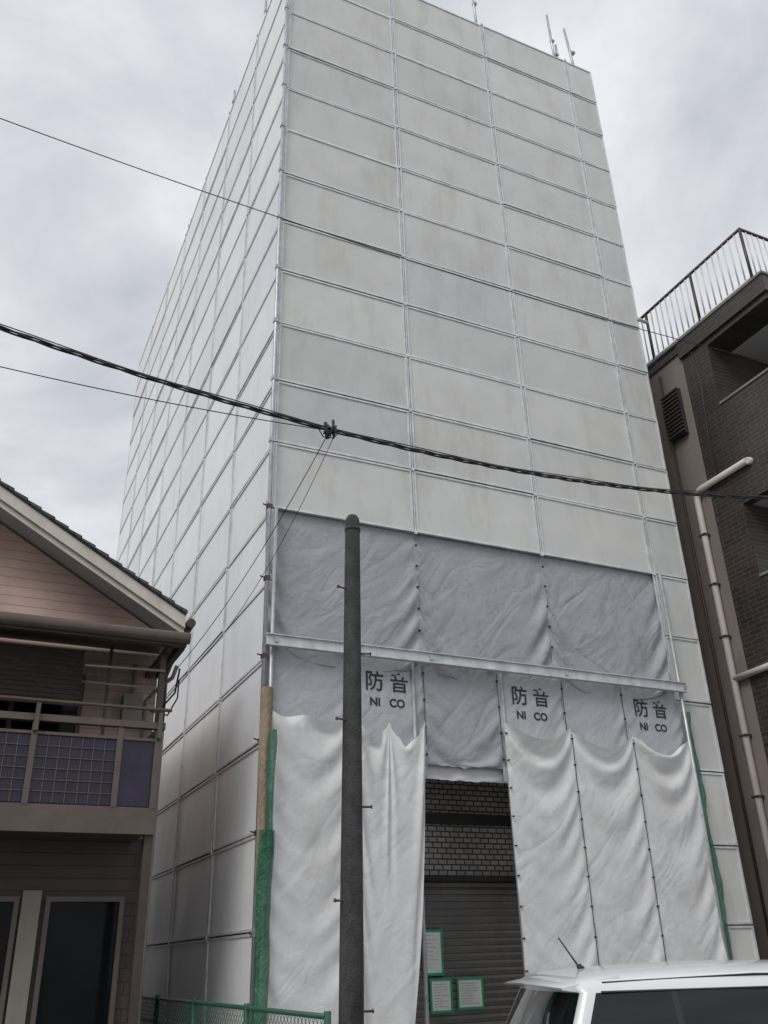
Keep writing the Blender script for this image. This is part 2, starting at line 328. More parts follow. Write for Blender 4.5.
# ---------------------------------------------------------------- cloth
def simcloth(x0,x1,z0,z1,nx,nz,sx,sz,pin,y,ymin,ymax,seed,steps=150,iters=8,push=0.,side=(True,True),und=1.,grav=1.,tr=.3):
    rng=np.random.default_rng(seed)
    if not isinstance(sx,tuple): sx=(sx,sx)
    W,H=(x1-x0),(z1-z0)
    i=np.linspace(0,1,nx)[:,None]; j=np.linspace(0,1,nz)[None,:]
    P=np.zeros((nx,nz,3)); P[...,0]=x0+W*i; P[...,2]=z1-H*j
    yy=np.zeros((nx,nz))
    for k in range(9):
        fx=rng.uniform(-5,5);fz=rng.uniform(0,4.5)
        yy+=rng.uniform(.003,.012)*und*np.sin(2*np.pi*(fx*i+fz*j)+rng.uniform(0,6))
    P[...,1]=y+yy*(np.sin(np.pi*i)**.5)
    w=np.ones((nx,nz))
    for k in pin['top']:
        a=int(round(k*(nx-1))); w[a,0]=0; P[a,0,1]=y
    for k,dz in pin.get('topsag',[]):
        a=int(round(k*(nx-1))); P[a,0,2]-=dz
    for k in pin.get('bottom',[]):
        a=int(round(k*(nx-1))); w[a,-1]=0; P[a,-1,1]=y
    jj=np.linspace(0,1,nz)
    for s,lst in ((0,0),(1,-1)):
        if side[s]:
            w[lst,:]=0
            wob=.006*np.sin(jj*rng.uniform(9,16)+rng.uniform(0,6))+.004*np.sin(jj*rng.uniform(22,40))
            P[lst,:,1]=y+wob
    O=P.copy(); F=w==0; P0=P.copy()
    e=np.clip(jj/tr,0,1); e=e*e*(3-2*e)
    dxj=(W*(sx[0]+(sx[1]-sx[0])*e)/(nx-1))[None,:]; dz=H*sz/(nz-1); ddj=np.sqrt(dxj[:,:-1]**2+dz*dz)
    cons=[]
    for p in (0,1):
        cons.append((np.s_[p:nx-1:2,:],np.s_[p+1:nx:2,:],dxj,1.))
        cons.append((np.s_[:,p:nz-1:2],np.s_[:,p+1:nz:2],dz,1.))
        cons.append((np.s_[p:nx-1:2,:-1],np.s_[p+1:nx:2,1:],ddj,.3))
        cons.append((np.s_[p:nx-1:2,1:],np.s_[p+1:nx:2,:-1],ddj,.3))
    gr=-9.8*(1/60.)**2*grav
    for st in range(steps):
        V=(P-O)*.96; O=P.copy(); P=P+V; P[...,2]+=gr
        P[...,1]+=push*gr*.3*np.sin(st*.13+np.linspace(0,5,nx))[:,None]*(st<steps*.6)
        P[F]=P0[F]
        for _ in range(iters):
            for a,b,L0,kst in cons:
                A=P[a];Bv=P[b]; wa=w[a];wb=w[b]
                D=Bv-A; l=np.sqrt((D*D).sum(-1))+1e-9; ws=wa+wb+1e-9
                c=((l-L0)/l*kst/ws)[...,None]*D
                P[a]=A+c*wa[...,None]; P[b]=Bv-c*wb[...,None]
            P[...,1]=np.clip(P[...,1],ymin,ymax)
    Q=P.copy(); Q[1:-1,1:-1]=.6*P[1:-1,1:-1]+.1*(P[:-2,1:-1]+P[2:,1:-1]+P[1:-1,:-2]+P[1:-1,2:])
    return Q
def clothobj(name,P,mt,parent):
    nx,nz,_=P.shape
    me=bpy.data.meshes.new(name)
    fs=[(a*nz+b,(a+1)*nz+b,(a+1)*nz+b+1,a*nz+b+1) for a in range(nx-1) for b in range(nz-1)]
    me.from_pydata(P.reshape(-1,3).tolist(),[],fs); me.materials.append(mt)
    me.polygons.foreach_set('use_smooth',[True]*len(fs))
    o=bpy.data.objects.new(name,me); S.collection.objects.link(o); o.parent=parent
    md=o.modifiers.new('sub','SUBSURF'); md.levels=1; md.render_levels=1; md.boundary_smooth='PRESERVE_CORNERS'
    return o
lash=MB()
def frange(n): return [k/(n-1) for k in range(n)]
yS=Y0+.065
for k in range(3):
    P=simcloth(SX[k]-(.05 if k==0 else .012),SX[k+1]+.012,4.50,Zb+.10,56,50,(1.018,1.012),1.010,dict(top=frange(9),bottom=frange(9)),yS+.004*(k%2),Y0-.05,Y0+.098,10+k,steps=130,push=.8,grav=.5)
    jj=np.linspace(0,1,50)[None,:]; P[...,1]-=.05*np.clip((jj-.1)/.4,0,1)
    clothobj('grey_sheet_upper',P,M_grey,B)
low=[(-.03,.915,M_grey2),(.915,1.829,M_grey2),(1.829,2.80,M_grey),(2.80,3.71,M_grey2),(3.71,4.60,M_grey2),(4.60,5.50,M_grey2)]
lowP=[]
for k,(a,b,mt) in enumerate(low):
    bot=3.35 if k!=2 else 3.50
    P=simcloth(X0+a-.01,X0+b+.01,bot,4.64,30,38,1.007,1.004,dict(top=frange(6),bottom=frange(8)),Y0-.01+.004*(k%2),Y0-.05,Y0+.04,30+k,steps=100,push=.4,grav=.4)
    clothobj('grey_sheet_lower',P,mt,B); lowP.append(P)
P=simcloth(X0+1.80,X0+2.86,3.36,3.58,26,12,1.005,1.005,dict(top=frange(6),bottom=frange(8)),Y0+.05,Y0,Y0+.1,44,steps=60,grav=.3); clothobj('pale_strip_over_doorway',P,M_white,B)
def white(x0,x1,zt,zb_,sx,pins,seed,side=(True,True),sag=None,nx=38,ymin=-.34,push=1.2,und=.8,tr=.22,grav=.22):
    d=dict(top=pins)
    if sag: d['topsag']=sag
    P=simcloth(X0+x0,X0+x1,zb_,zt,nx,96,sx,1.0,d,Y0-.10+.004*(seed%2),Y0+ymin,Y0-.05,seed,steps=260,iters=12,push=push,side=side,und=und,grav=grav,tr=tr)
    clothobj('white_sheet',P,M_white,B)
white(-.0,.935,3.93,.12,(1.04,1.001),[0,.4,1],61,sag=[(.4,.03)])
white(.925,1.80,3.95,.12,(1.42,1.13),[0,.5,.98],62,side=(True,False),sag=[(.5,.04)],nx=54,und=1.6,tr=.5,grav=.5,ymin=-.40)
white(2.80,3.715,4.0,.10,(1.075,1.0015),[0,1],63)
white(3.705,4.612,3.96,.10,(1.06,1.001),[0,1],64,tr=.16)
white(4.605,5.50,3.97,.10,(1.08,1.002),[0,1],65,tr=.2)
for x in (.93,3.708,4.608,2.81,.02):
    for k in range(14):
        z=3.88-k*.3
        if z>.1: lash.box(X0+x-.012,X0+x+.012,Y0-.120,Y0-.10,z-.007,z+.007,0)
for x in (.915,1.829,2.80,3.71,4.60):
    for k in range(4):
        z=4.5-k*.3; lash.box(X0+x-.01,X0+x+.01,Y0-.03,Y0-.012,z-.012,z+.012,0)
    lash.path([(X0+x,Y0-.021,4.6),(X0+x,Y0-.021,3.7)],.0035,0,seg=6)
for x in (.93,3.708,4.608):
    lash.path([(X0+x,Y0-.112,3.93),(X0+x,Y0-.112,.1)],.0045,0,seg=6)
for x in (1.829,3.658):
    for k in range(6):
        z=6.1-k*.27; lash.box(X0+x-.012,X0+x+.012,Y0-.0,Y0+.02,z-.01,z+.01,0)
lash.build('sheet_lashings',[M_black],B)
dt=MB()
dt.path([(X0+1.70,Y0-.02,0),(X0+1.70,Y0-.02,4.6)],.0243,0); dt.path([(X0+2.87,Y0+.0,0),(X0+2.87,Y0+.0,4.6)],.0243,0)
dt.build('doorway_tubes',[M_galv],B)
def strip(xc,wd,z0,z1,mt,seed,y,name,amp=1.):
    rng=random.Random(seed); me=MB(); n=90; m=9
    ph=rng.uniform(0,6)
    for j in range(n):
        t=j/(n-1); z=z1+(z0-z1)*t; L=(z1-z0)
        for i in range(m):
            s=i/(m-1)-.5
            x=xc+wd*s*(1+amp*.12*math.sin(2.1*L*t+ph))+amp*.006*math.sin(5*L*t+ph)
            yy=y-.04*math.cos(math.pi*s)+amp*(.008*math.sin(6*L*t+5*s+ph)+.006*math.sin(13*L*t-7*s)+rng.uniform(-.003,.003))
            me.v.append((x,yy,z))
    for j in range(n-1):
        for i in range(m-1):
            q=j*m+i; me.f.append((q,q+1,q+m+1,q+m)); me.m.append(0); me.sm.append(True); me.t.append(.5)
    me.build(name,[mt],B)
strip(X0-.02,.12,2.35,4.15,M_brownt,3,Y0-.10,'tan_board_strip',.5)
strip(X0-.00,.14,.1,2.75,M_green,4,Y0-.15,'green_netting_strip')
strip(X0+.03,.07,2.5,3.7,M_green,8,Y0-.17,'green_netting_strip')
strip(SX[3]+.085,.13,.1,4.35,M_green,5,Y0-.05,'green_netting_strip_side',1.6)

def text(body,size,x,z,Pg,name,spacing=1.0,bold=.022):
    cu=bpy.data.curves.new(name,'FONT'); cu.body=body; cu.size=size; cu.align_x='CENTER'; cu.space_character=spacing; cu.offset=size*bold
    o=bpy.data.objects.new(name,cu); S.collection.objects.link(o)
    bpy.context.view_layer.update()
    me=bpy.data.meshes.new_from_object(o.evaluated_get(bpy.context.evaluated_depsgraph_get()))
    bpy.data.objects.remove(o)
    bm=bmesh.new(); bm.from_mesh(me)
    bmesh.ops.remove_doubles(bm,verts=bm.verts,dist=1e-5)
    for _ in range(4):
        es=[e for e in bm.edges if e.calc_length()>.028]
        if not es: break
        bmesh.ops.subdivide_edges(bm,edges=es,cuts=1); bmesh.ops.triangulate(bm,faces=bm.faces)
    bm.to_mesh(me); bm.free()
    flat=Pg.reshape(-1,3)
    for v in me.vertices:
        X=x+v.co.x; Z=z+v.co.y
        d=(flat[:,0]-X)**2+(flat[:,2]-Z)**2
        idx=np.argpartition(d,9)[:9]
        v.co=(X,flat[idx,1].min()-.005,Z)
    me.materials.clear(); me.materials.append(M_ink)
    ob=bpy.data.objects.new(name,me); S.collection.objects.link(ob); ob.parent=B
for (x,k) in ((1.38,1),(3.25,3),(5.04,5)):
    text('防 音',.235,X0+x,4.275,lowP[k],'printed_characters',bold=.012)
    text('NI   CO',.125,X0+x,4.09,lowP[k],'printed_letters',bold=.03)

# ---------------------------------------------------------------- slim pole
pm=MB(); px,py=2.77,6.5
pm.path([(px-.06,py,-.1),(px-.035,py,1.6),(px-.01,py,3.4),(px+.01,py,5.02),(px+.01,py,5.07),(px+.01,py,5.10)],[.092,.086,.074,.064,.058,.04],0,seg=28)
for i,z in enumerate((2.0,2.65,3.3,3.85,4.4,1.3)):
    s=1 if i%2 else -1; qx=px-.035+(z-1.6)*.013
    pm.path([(qx,py,z),(qx+s*.14,py-.04,z)],.008,1,seg=8); pm.path([(qx+s*.14,py-.04,z),(qx+s*.15,py-.043,z)],.014,1,seg=8)
pm.path([(px+.01,py,4.95),(px+.01,py,4.98)],.069,0,seg=24)
pm.build('utility_pole',[M_pole,M_rust])

# ---------------------------------------------------------------- overhead cables
def catn(p0,p1,sag,n=40):
    p0=Vector(p0);p1=Vector(p1)
    return [p0.lerp(p1,t)-Vector((0,0,4*sag*t*(1-t))) for t in [i/n for i in range(n+1)]]
PL=(-7.0,6.0); PR=(14.0,6.0)
cb=MB()
main=catn((PL[0],6,7.95),(PR[0],6,8.05),2.42,260)
for k in range(3):
    pts=[]
    for i,p in enumerate(main):
        a=i*.55+k*2.094+.6*math.sin(i*.09); pts.append(p+Vector((0,math.cos(a)*.013,math.sin(a)*.013)))
    cb.path(pts,.0078,0,seg=6)
cb.path([p+Vector((0,.01,.034+.007*math.sin(i*.31))) for i,p in enumerate(main)],.0045,0,seg=6)
kx=2.36; kz=min(main,key=lambda p:abs(p.x-kx)).z
rk=random.Random(4)
for i in range(9):
    p0=Vector((kx+rk.uniform(-.10,.08),6+rk.uniform(-.02,.02),kz+rk.uniform(-.02,.08))); 
    p2=Vector((kx+rk.uniform(-.08,.10),6+rk.uniform(-.02,.02),kz+rk.uniform(-.10,.0)))
    mid=(p0+p2)/2+Vector((rk.uniform(-.04,.04),rk.uniform(-.03,.03),0)); cb.path([p0,mid,p2],.008,0,seg=6)
cb.path([(kx-.03,6,kz+.06),(kx-.01,6,kz-.09)],.016,0,seg=8)
cb.path([(kx+.04,6,kz+.10),(kx+.045,6,kz-.05)],.013,0,seg=8)
cb.path([(kx-.1,6,kz),(kx-.04,6.02,kz-.07),(kx+.05,6.02,kz-.06),(kx+.1,6,kz)],.005,0,seg=6)
cb.path(catn((PL[0],6.0,6.6),(kx,6,kz-.01),.42,40),.004,0,seg=6)
cb.path(catn((kx,6,kz-.03),(1.93,9.25,4.42),.15,30),.004,0,seg=6)
cb.path(catn((kx+.05,6,kz-.05),(1.96,9.25,4.30),.30,30),.003,0,seg=6)
cb.path(catn((PL[0],7.3,10.12),(9.72,7.3,9.22),.5,60),.0055,0,seg=6)
cb.path([(7.33,7.3,9.27),(7.5,7.3,9.255)],.024,1,seg=8)
cb.build('overhead_cables',[M_wire,M_insul])
for i,(x,y) in enumerate((PL,PR)):
    q=MB(); q.path([(x,y+.25,-.1),(x,y+.25,10.5)],[.17,.11],0,seg=20)
    q.box(x-.9,x+.9,y+.08,y+.16,9.7,9.8,1); q.box(x-.05,x+.05,y-.05,y+.2,7.9,8.05,1)
    q.path([(x,7.3,10.1),(x,y+.1,9.9)],.03,1)
    for dx in (-.8,0,.8): q.path([(x+dx,y+.12,9.8),(x+dx,y+.12,9.95)],.04,2,seg=10)
    q.build('concrete_utility_pole',[M_conc,M_galv,M_insul])

# ---------------------------------------------------------------- left house
H=empty('beige_house')
h=MB(); HX0,HX1=-5.6,1.86; HY=9.92; HYb=17.5; ridx=-1.87
def rz(x): return 5.04+.578*(1.98-x) if x>ridx else 5.04+.578*(x-(2*ridx-1.98))
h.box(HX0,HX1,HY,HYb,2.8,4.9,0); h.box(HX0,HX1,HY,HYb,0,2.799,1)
h.face([(HX0,HY,4.9),(HX1,HY,4.9),(HX1,HY,rz(HX1)-.12),(ridx,HY,rz(ridx)-.12),(HX0,HY,rz(HX0)-.12)],0)
h.face([(HX0,HYb,4.9),(HX0,HYb,rz(HX0)-.12),(ridx,HYb,rz(ridx)-.12),(HX1,HYb,rz(HX1)-.12),(HX1,HYb,4.9)],0)
h.face([(HX1,HY,4.9),(HX1,HYb,4.9),(HX1,HYb,rz(HX1)-.12),(HX1,HY,rz(HX1)-.12)],0)
h.build('walls',[M_siding,M_siding_shade],H)
r=MB(); RY0=9.22; RY1=HYb+.4; e0=2*ridx-1.98
def slab(xa,xb,o1,o2,y0,y1,mi):
    za,zb2=rz(xa),rz(xb)
    pts=[(xa,y0,za+o1),(xb,y0,zb2+o1),(xb,y0,zb2+o2),(xa,y0,za+o2)]; q=[(p[0],y1,p[2]) for p in pts]
    r.face(pts,mi); r.face(q[::-1],mi)
    for i in range(4):
        j=(i+1)%4; r.face([pts[j],pts[i],q[i],q[j]],mi)
for xa,xb in ((ridx,1.98),(e0,ridx)):
    slab(xa,xb,-.03,.0,RY0,RY1,0)
    slab(xa,xb,-.17,-.033,RY0+.02,RY0+.05,1)
    slab(xa,xb,-.235,-.172,RY0+.06,RY0+.085,1)
    slab(xa,xb,-.09,-.033,RY0+.09,RY1,2)
n=26
for i in range(n):
    xa=ridx+(1.98-ridx)*i/n; xb=ridx+(1.98-ridx)*(i+1)/n
    za,zb2=rz(xa),rz(xb)
    r.face([(xa,RY0-.015,za+.005),(xb+.01,RY0-.015,zb2+.022),(xb+.01,RY0-.015,zb2-.02),(xa,RY0-.015,za-.02)],0)
    r.face([(xa,RY0-.015,za+.005),(xa,RY0+.5,za+.005),(xb+.01,RY0+.5,zb2+.022),(xb+.01,RY0-.015,zb2+.022)],0)
    r.face([(xb+.01,RY0-.015,zb2+.022),(xb+.01,RY0+.5,zb2+.022),(xb+.01,RY0+.5,zb2-.0),(xb+.01,RY0-.015,zb2-.0)],0)
r.path([(2.04,RY0,4.93),(2.04,RY1,4.93)],.05,3,seg=12)
r.build('roof',[M_rooft,M_cream,M_soff,M_brown],H)
b=MB()
b.face([(HX0,8.78,4.54),(1.9,8.78,4.54),(1.9,9.9,4.76),(HX0,9.9,4.76)],0)
b.box(HX0,1.9,8.72,8.80,4.49,4.62,0); b.path([(HX0,8.70,4.57),(1.92,8.70,4.57)],.06,1,seg=12)
b.box(1.84,1.9,8.8,9.9,4.48,4.60,0)
for x in (-4,-2,0,1.75): b.box(x-.03,x+.03,8.8,9.9,4.47,4.53,0)
b.box(HX0,1.76,9.0,9.915,2.76,2.93,0); b.box(HX0,1.78,8.96,9.0,2.72,2.96,1)
b.box(HX0,1.80,8.94,9.02,3.70,3.765,1); b.box(HX0,1.78,8.965,8.995,3.58,3.61,1)
b.path([(HX0,8.9,3.88),(1.84,8.9,3.88)],.018,1,seg=8)
posts=[1.74,1.38,.60,-.18,-.96,-1.74,-2.52,-3.3,-4.08,-4.86,-5.58]
for x in posts: b.box(x-.028,x+.028,8.955,9.005,2.95,3.70,1)
for x in (1.74,.6,-1.0): b.box(x-.02,x+.02,8.9,8.95,3.6,3.90,1)
b.box(1.735,1.765,9.0,9.9,3.68,3.74,1)
b.box(1.735,1.765,9.02,9.9,2.95,3.60,2)
for i in range(len(posts)-1):
    xa,xb=posts[i+1]+.028,posts[i]-.028
    b.box(xa,xb,8.99,9.0,2.97,3.58,2)
    if i>0:
        nx=7
        for k in range(1,nx): 
            x=xa+(xb-xa)*k/nx; b.box(x-.004,x+.004,8.976,8.988,2.97,3.58,3)
        for k in range(1,6):
            z=2.97+.61*k/6; b.box(xa,xb,8.972,8.986,z-.004,z+.004,3)
b.box(1.70,1.78,9.0,9.1,0,2.74,0)
b.box(1.70,1.76,8.97,9.03,3.76,4.49,0); b.box(1.24,1.27,9.3,9.33,2.95,4.6,0)
b.build('balcony',[M_brown,M_brownl,M_purple,M_sash],H,bevel=.003)
w=MB()
def window(x0,x1,z0,z1,y,mull):
    w.box(x0,x1,y-.01,y+.0,z0,z1,0)
    t=.045
    w.box(x0-t,x1+t,y-.06,y-.001,z1,z1+t,1); w.box(x0-t,x1+t,y-.08,y-.001,z0-t,z0,1)
    w.box(x0-t,x0,y-.06,y-.001,z0,z1,1); w.box(x1,x1+t,y-.06,y-.001,z0,z1,1)
    for m_ in mull: w.box(m_-.025,m_+.025,y-.045,y-.011,z0,z1,1)
window(-1.4,1.05,2.96,4.40,HY,(-.2,.4)); window(-4.8,-2.6,2.96,4.40,HY,(-3.7,))
window(1.03,1.68,.5,2.2,HY,()); window(-.9,.70,.3,2.2,HY,(-.1,)); window(-4.8,-2.4,.3,2.15,HY,(-3.6,))
w.box(.77,.94,HY-.05,HY-.002,.0,2.3,2)
for k in range(9): w.box(1.035,1.675,HY-.022,HY-.0105,.55+.05*k,.556+.05*k,1)
w.box(.02,.97,9.10,9.115,3.90,4.46,3); w.box(-1.6,-.02,9.12,9.135,3.83,4.46,3)
for k in range(12): w.box(.02,.97,9.092,9.10,3.92+k*.046,3.927+k*.046,3)
w.build('windows',[M_glassd,M_sash,M_creamd,M_blind],H)
p=MB()
p.path([(2.03,9.3,4.88),(1.95,9.5,4.7),(1.93,9.86,4.5),(1.93,9.86,0)],.035,1,seg=12)
p.path([(1.60,9.86,4.6),(1.60,9.86,4.1),(1.75,9.84,3.95),(1.93,9.78,3.9),(1.93,9.78,1)],.028,0,seg=10)
p.path([(1.93,9.25,4.45),(1.90,9.3,4.33),(1.82,9.5,4.28),(1.74,9.84,4.2),(1.74,9.84,3.3)],.022,0,seg=8)
p.path([(1.96,9.25,4.42),(1.96,9.4,4.2),(1.90,9.6,4.12),(1.86,9.85,3.9)],.010,2,seg=8)
p.path([(1.96,9.25,4.30),(1.97,9.3,4.12),(1.92,9.5,3.98),(1.80,9.85,4.1)],.008,2,seg=8)
p.box(1.50,1.70,9.78,9.918,3.95,4.25,0)
p.path([(0.97,8.95,4.27),(1.75,8.95,4.29)],.013,0,seg=8); p.path([(.97,9.15,4.16),(1.75,9.15,4.16)],.013,0,seg=8)
for x in (1.05,1.12,1.2,1.4): p.path([(x,8.95,4.28),(x+.01,8.95,4.21),(x+.05,8.95,4.17),(x-.07,8.96,4.16)],.004,2,seg=5)
p.build('pipes_and_laundry_poles',[M_creamd,M_brown,M_black],H)

# ---------------------------------------------------------------- right building
R=empty('dark_tiled_apartment_building')
XR=9.70; RYf=7.05; RYm=8.86; RYb=19.; RT=10.62; XE=17.
a=MB()
a.box(XR+.004,XE,RYm+.002,RYb,0,RT-.02,1)
floors=[(9.10,10.22),(6.25,7.40),(3.40,4.55),(.6,1.75)]
a.box(XR,XR+1.6,8.30,RYm,0,RT-.3,0)
a.box(XR,XE,RYf,8.30,10.22,RT-.3,0)
for i,(z0,z1) in enumerate(floors):
    zb0=floors[i+1][1] if i+1<len(floors) else 0
    a.box(XR,XR+.16,RYf,8.30,zb0,z0,0)
    a.box(XR+.16,XE,RYf,RYf+.16,zb0,z0,3)
    a.box(XR+.16,XE,RYf+.16,8.30,zb0+.02,zb0+.2,2)
    a.box(XR-.02,XR+.18,RYf-.02,8.298,z0,z0+.035,4)
a.box(XR+1.6,XE,8.32,RYm,0,RT-.32,0)
a.box(XR+.5,XE,RYf+.3,8.29,10.205,10.218,2)
a.build('walls',[M_dtile,M_beige,M_soff,M_dtilef,M_coping],R)
a=MB()
a.box(XR-.05,XE,RYf-.05,RYm+.01,RT-.30,RT,0); a.box(XR-.03,XE,RYm+.012,RYb,RT-.16,RT-.004,0)
a.box(XR-.07,XR+.15,RYf-.07,RYb,RT,RT+.04,1); a.box(XR+.15,XE,RYf-.07,RYf+.15,RT,RT+.04,1)
a.box(XR+.15,XE,RYf+.15,RYb,RT-.02,RT,1)
a.build('roof_slab',[M_dtile,M_coping],R)
a=MB()
ry=7.24; zt=RT+1.12
a.path([(XR+.05,14,zt),(XR+.05,ry,zt),(XE,ry,zt)],.03,1,seg=8)
a.path([(XR+.05,14,RT+.16),(XR+.05,ry,RT+.16),(XE,ry,RT+.16)],.022,0,seg=8)
y=ry; k=0
while y<14:
    a.path([(XR+.05,y,RT+(.03 if k%9==0 else .16)),(XR+.05,y,zt)],.026 if k%9==0 else .013,1 if k%9==0 else 0,seg=6); y+=.125; k+=1
x=XR+.17; k=1
while x<XE:
    a.path([(x,ry,RT+(.03 if k%9==0 else .16)),(x,ry,zt)],.026 if k%9==0 else .013,1 if k%9==0 else 0,seg=6); x+=.125; k+=1
a.build('roof_railing',[M_railw,M_brown],R)
a=MB()
a.path([(XR-.06,8.02,7.95),(XR-.06,8.98,7.95),(XR-.06,9.06,7.9),(XR-.06,9.08,7.8),(XR-.06,9.08,0)],.05,0,seg=14)
a.path([(XR+.05,8.0,7.95),(XR-.06,8.02,7.95)],.054,0,seg=14)
a.path([(XR-.06,7.9,5.02),(XR-.06,9.08,5.00)],.045,0,seg=14)
for z in (7.2,6.4,5.6,4.2,3.4,2.2): a.box(XR-.115,XR,9.02,9.14,z,z+.03,1)
a.path([(XR-.03,9.38,10.3),(XR-.03,9.38,0)],.02,1,seg=8)
a.box(XR-.09,XR,9.02,9.36,9.0,9.85,2)
for i in range(12): a.box(XR-.12,XR-.09,9.0,9.38,9.03+i*.07,9.06+i*.07,1)
a.path([(XR-.04,8.6,10.3),(XR-.04,8.55,9.6),(XR-.04,8.63,8.7),(XR-.04,8.6,8.0)],.006,1,seg=5)
a.build('pipes_and_louvre',[M_pipe,M_brown,M_dark],R)

# ---------------------------------------------------------------- chain link fence
f=MB(); A=Vector((2.30,5.85,0)); Bv=Vector((2.46,13.2,0)); L=(Bv-A).length; d=(Bv-A).normalized(); FH=1.31
f.path([A+Vector((0,0,FH)),Bv+Vector((0,0,FH))],.017,0,seg=8); f.path([A+Vector((0,0,.1)),Bv+Vector((0,0,.1))],.012,0,seg=6)
s=0
while s<=L+.01:
    p_=A+d*min(s,L); f.path([p_,p_+Vector((0,0,FH+.03))],.024,0,seg=8); s+=1.8
s=-(FH-.1)
while s<L:
    for sg in (1,-1):
        t0,t1=s,s+(FH-.1); z0,z1=(.1,FH) if sg==1 else (FH,.1)
        if t0<0: z0+=(z1-z0)*(-t0)/(t1-t0); t0=0
        if t1>L: z1=z0+(z1-z0)*(L-t0)/(t1-t0); t1=L
        if t1-t0>.02: f.path([A+d*t0+Vector((0,0,z0)),A+d*t1+Vector((0,0,z1))],.0022,0,seg=4,caps=False)
    s+=.075
f.build('chain_link_fence',[M_fence])

# ---------------------------------------------------------------- car
C=empty('white_hatchback_car')
def carpaint():
    m,nt,N,L_,P=nodes('white_car_paint'); P.inputs['Base Color'].default_value=(.70,.71,.71,1)
    P.inputs['Coat Weight'].default_value=.8; P.inputs['Coat Roughness'].default_value=.06
    tc=N.new('ShaderNodeTexCoord'); nz=N.new('ShaderNodeTexNoise'); nz.inputs['Scale'].default_value=6; nz.inputs['Detail'].default_value=8; L_.new(tc.outputs['Object'],nz.inputs['Vector'])
    r_=N.new('ShaderNodeMapRange'); r_.inputs[3].default_value=.28; r_.inputs[4].default_value=.5; L_.new(nz.outputs[0],r_.inputs[0]); L_.new(r_.outputs[0],P.inputs['Roughness'])
    return m
M_car=carpaint()
M_priv=mat('privacy_glass',(.008,.009,.010),rough=.04,spec=.5,var=.05)
def tglass():
    m,nt,N,L_,P=nodes('clear_glass'); P.inputs['Base Color'].default_value=(.02,.03,.035,1); P.inputs['Roughness'].default_value=.03
    t=N.new('ShaderNodeBsdfTransparent'); t.inputs[0].default_value=(.75,.82,.82,1); mx=N.new('ShaderNodeMixShader'); mx.inputs[0].default_value=.6
    L_.new(P.outputs[0],mx.inputs[1]); L_.new(t.outputs[0],mx.inputs[2]); L_.new(mx.outputs[0],N['Material Output'].inputs[0]); return m
M_clear=tglass()
M_tyre=mat('tyre_rubber',(.02,.02,.02),rough=.85); M_rim=mat('alloy_rim',(.5,.5,.52),rough=.3,metal=.8)
M_red=mat('tail_lamp_red',(.35,.01,.01),rough=.15); M_lamp=mat('head_lamp',(.6,.62,.65),rough=.1); M_seat=mat('seat_fabric',(.06,.06,.065),rough=.9)
FRC=[0,.008,.225,.240,.50,.525,.95,1.]
def outline(xr,xf,wr,wf,rr=.16,rf=.25,bow_r=.05,bow_f=.10):
    pts=[];tags=[]
    names=['P','Q','B','D','B','F','P']
    subs=[1,4,1,5,1,5,1]
    xa,xb=xr+rr,xf-rf
    def side(sgn):
        out=[];tg=[]
        for i in range(7):
            for k in range(subs[i]):
                t=FRC[i]+(FRC[i+1]-FRC[i])*k/subs[i]
                w_=wr+(wf-wr)*t+.03*math.sin(math.pi*t)
                out.append((xa+(xb-xa)*t,sgn*w_)); tg.append(names[i])
        out.append((xb,sgn*wf)); tg.append('c'); return out,tg
    sr,tr=side(-1)
    pts+=sr; tags+=tr
    NC=7
    for k in range(1,NC):
        a_=k/NC*math.pi/2; pts.append((xb+rf*math.sin(a_),-wf+rf*.6*(1-math.cos(a_)))); tags.append('c')
    yf=wf-rf*.6
    for k in range(13):
        t=k/12; yy_=-yf+2*yf*t; pts.append((xf+bow_f*math.sin(math.pi*t),yy_)); tags.append('W' if k<12 else 'c')
    for k in range(NC-1,0,-1):
        a_=k/NC*math.pi/2; pts.append((xb+rf*math.sin(a_),wf-rf*.6*(1-math.cos(a_)))); tags.append('c')
    sl_,tl=side(1)
    rl=sl_[::-1]; pts+=rl; tags+=['c' if i==len(rl)-1 else (tl[len(tl)-2-i]) for i in range(len(rl))]
    for k in range(1,NC):
        a_=k/NC*math.pi/2; pts.append((xa-rr*math.sin(a_),wr-rr*.6*(1-math.cos(a_)))); tags.append('c')
    yr=wr-rr*.6
    for k in range(13):
        t=k/12; yy_=yr-2*yr*t; pts.append((xr-bow_r*math.sin(math.pi*t),yy_)); tags.append('R' if k<12 else 'c')
    for k in range(NC-1,0,-1):
        a_=k/NC*math.pi/2; pts.append((xa-rr*math.sin(a_),-wr+rr*.6*(1-math.cos(a_)))); tags.append('c')
    return pts,tags
def loft(rings,matf,name,mats,capt=False):
    mb=MB(); n=len(rings[0][0])
    for (pts,tags,z) in rings:
        for (x,y) in pts:
            zz=z(x,y) if callable(z) else z
            mb.v.append((x,y,zz))
    for i in range(len(rings)-1):
        for k in range(n):
            k2=(k+1)%n
            mb.f.append((i*n+k,i*n+k2,(i+1)*n+k2,(i+1)*n+k)); mb.m.append(matf(i,rings[i][1][k],k)); mb.sm.append(True); mb.t.append(.5)
    if capt:
        mb.f.append(tuple((len(rings)-1)*n+k for k in range(n))); mb.m.append(0); mb.sm.append(True); mb.t.append(.5)
    return mb.build(name,mats,C)
def ring(z,*a,**k):
    p,t=outline(*a,**k); return (p,t,z)
sn=lambda x: math.sin(max(0,min(1,x/2.4))*math.pi)
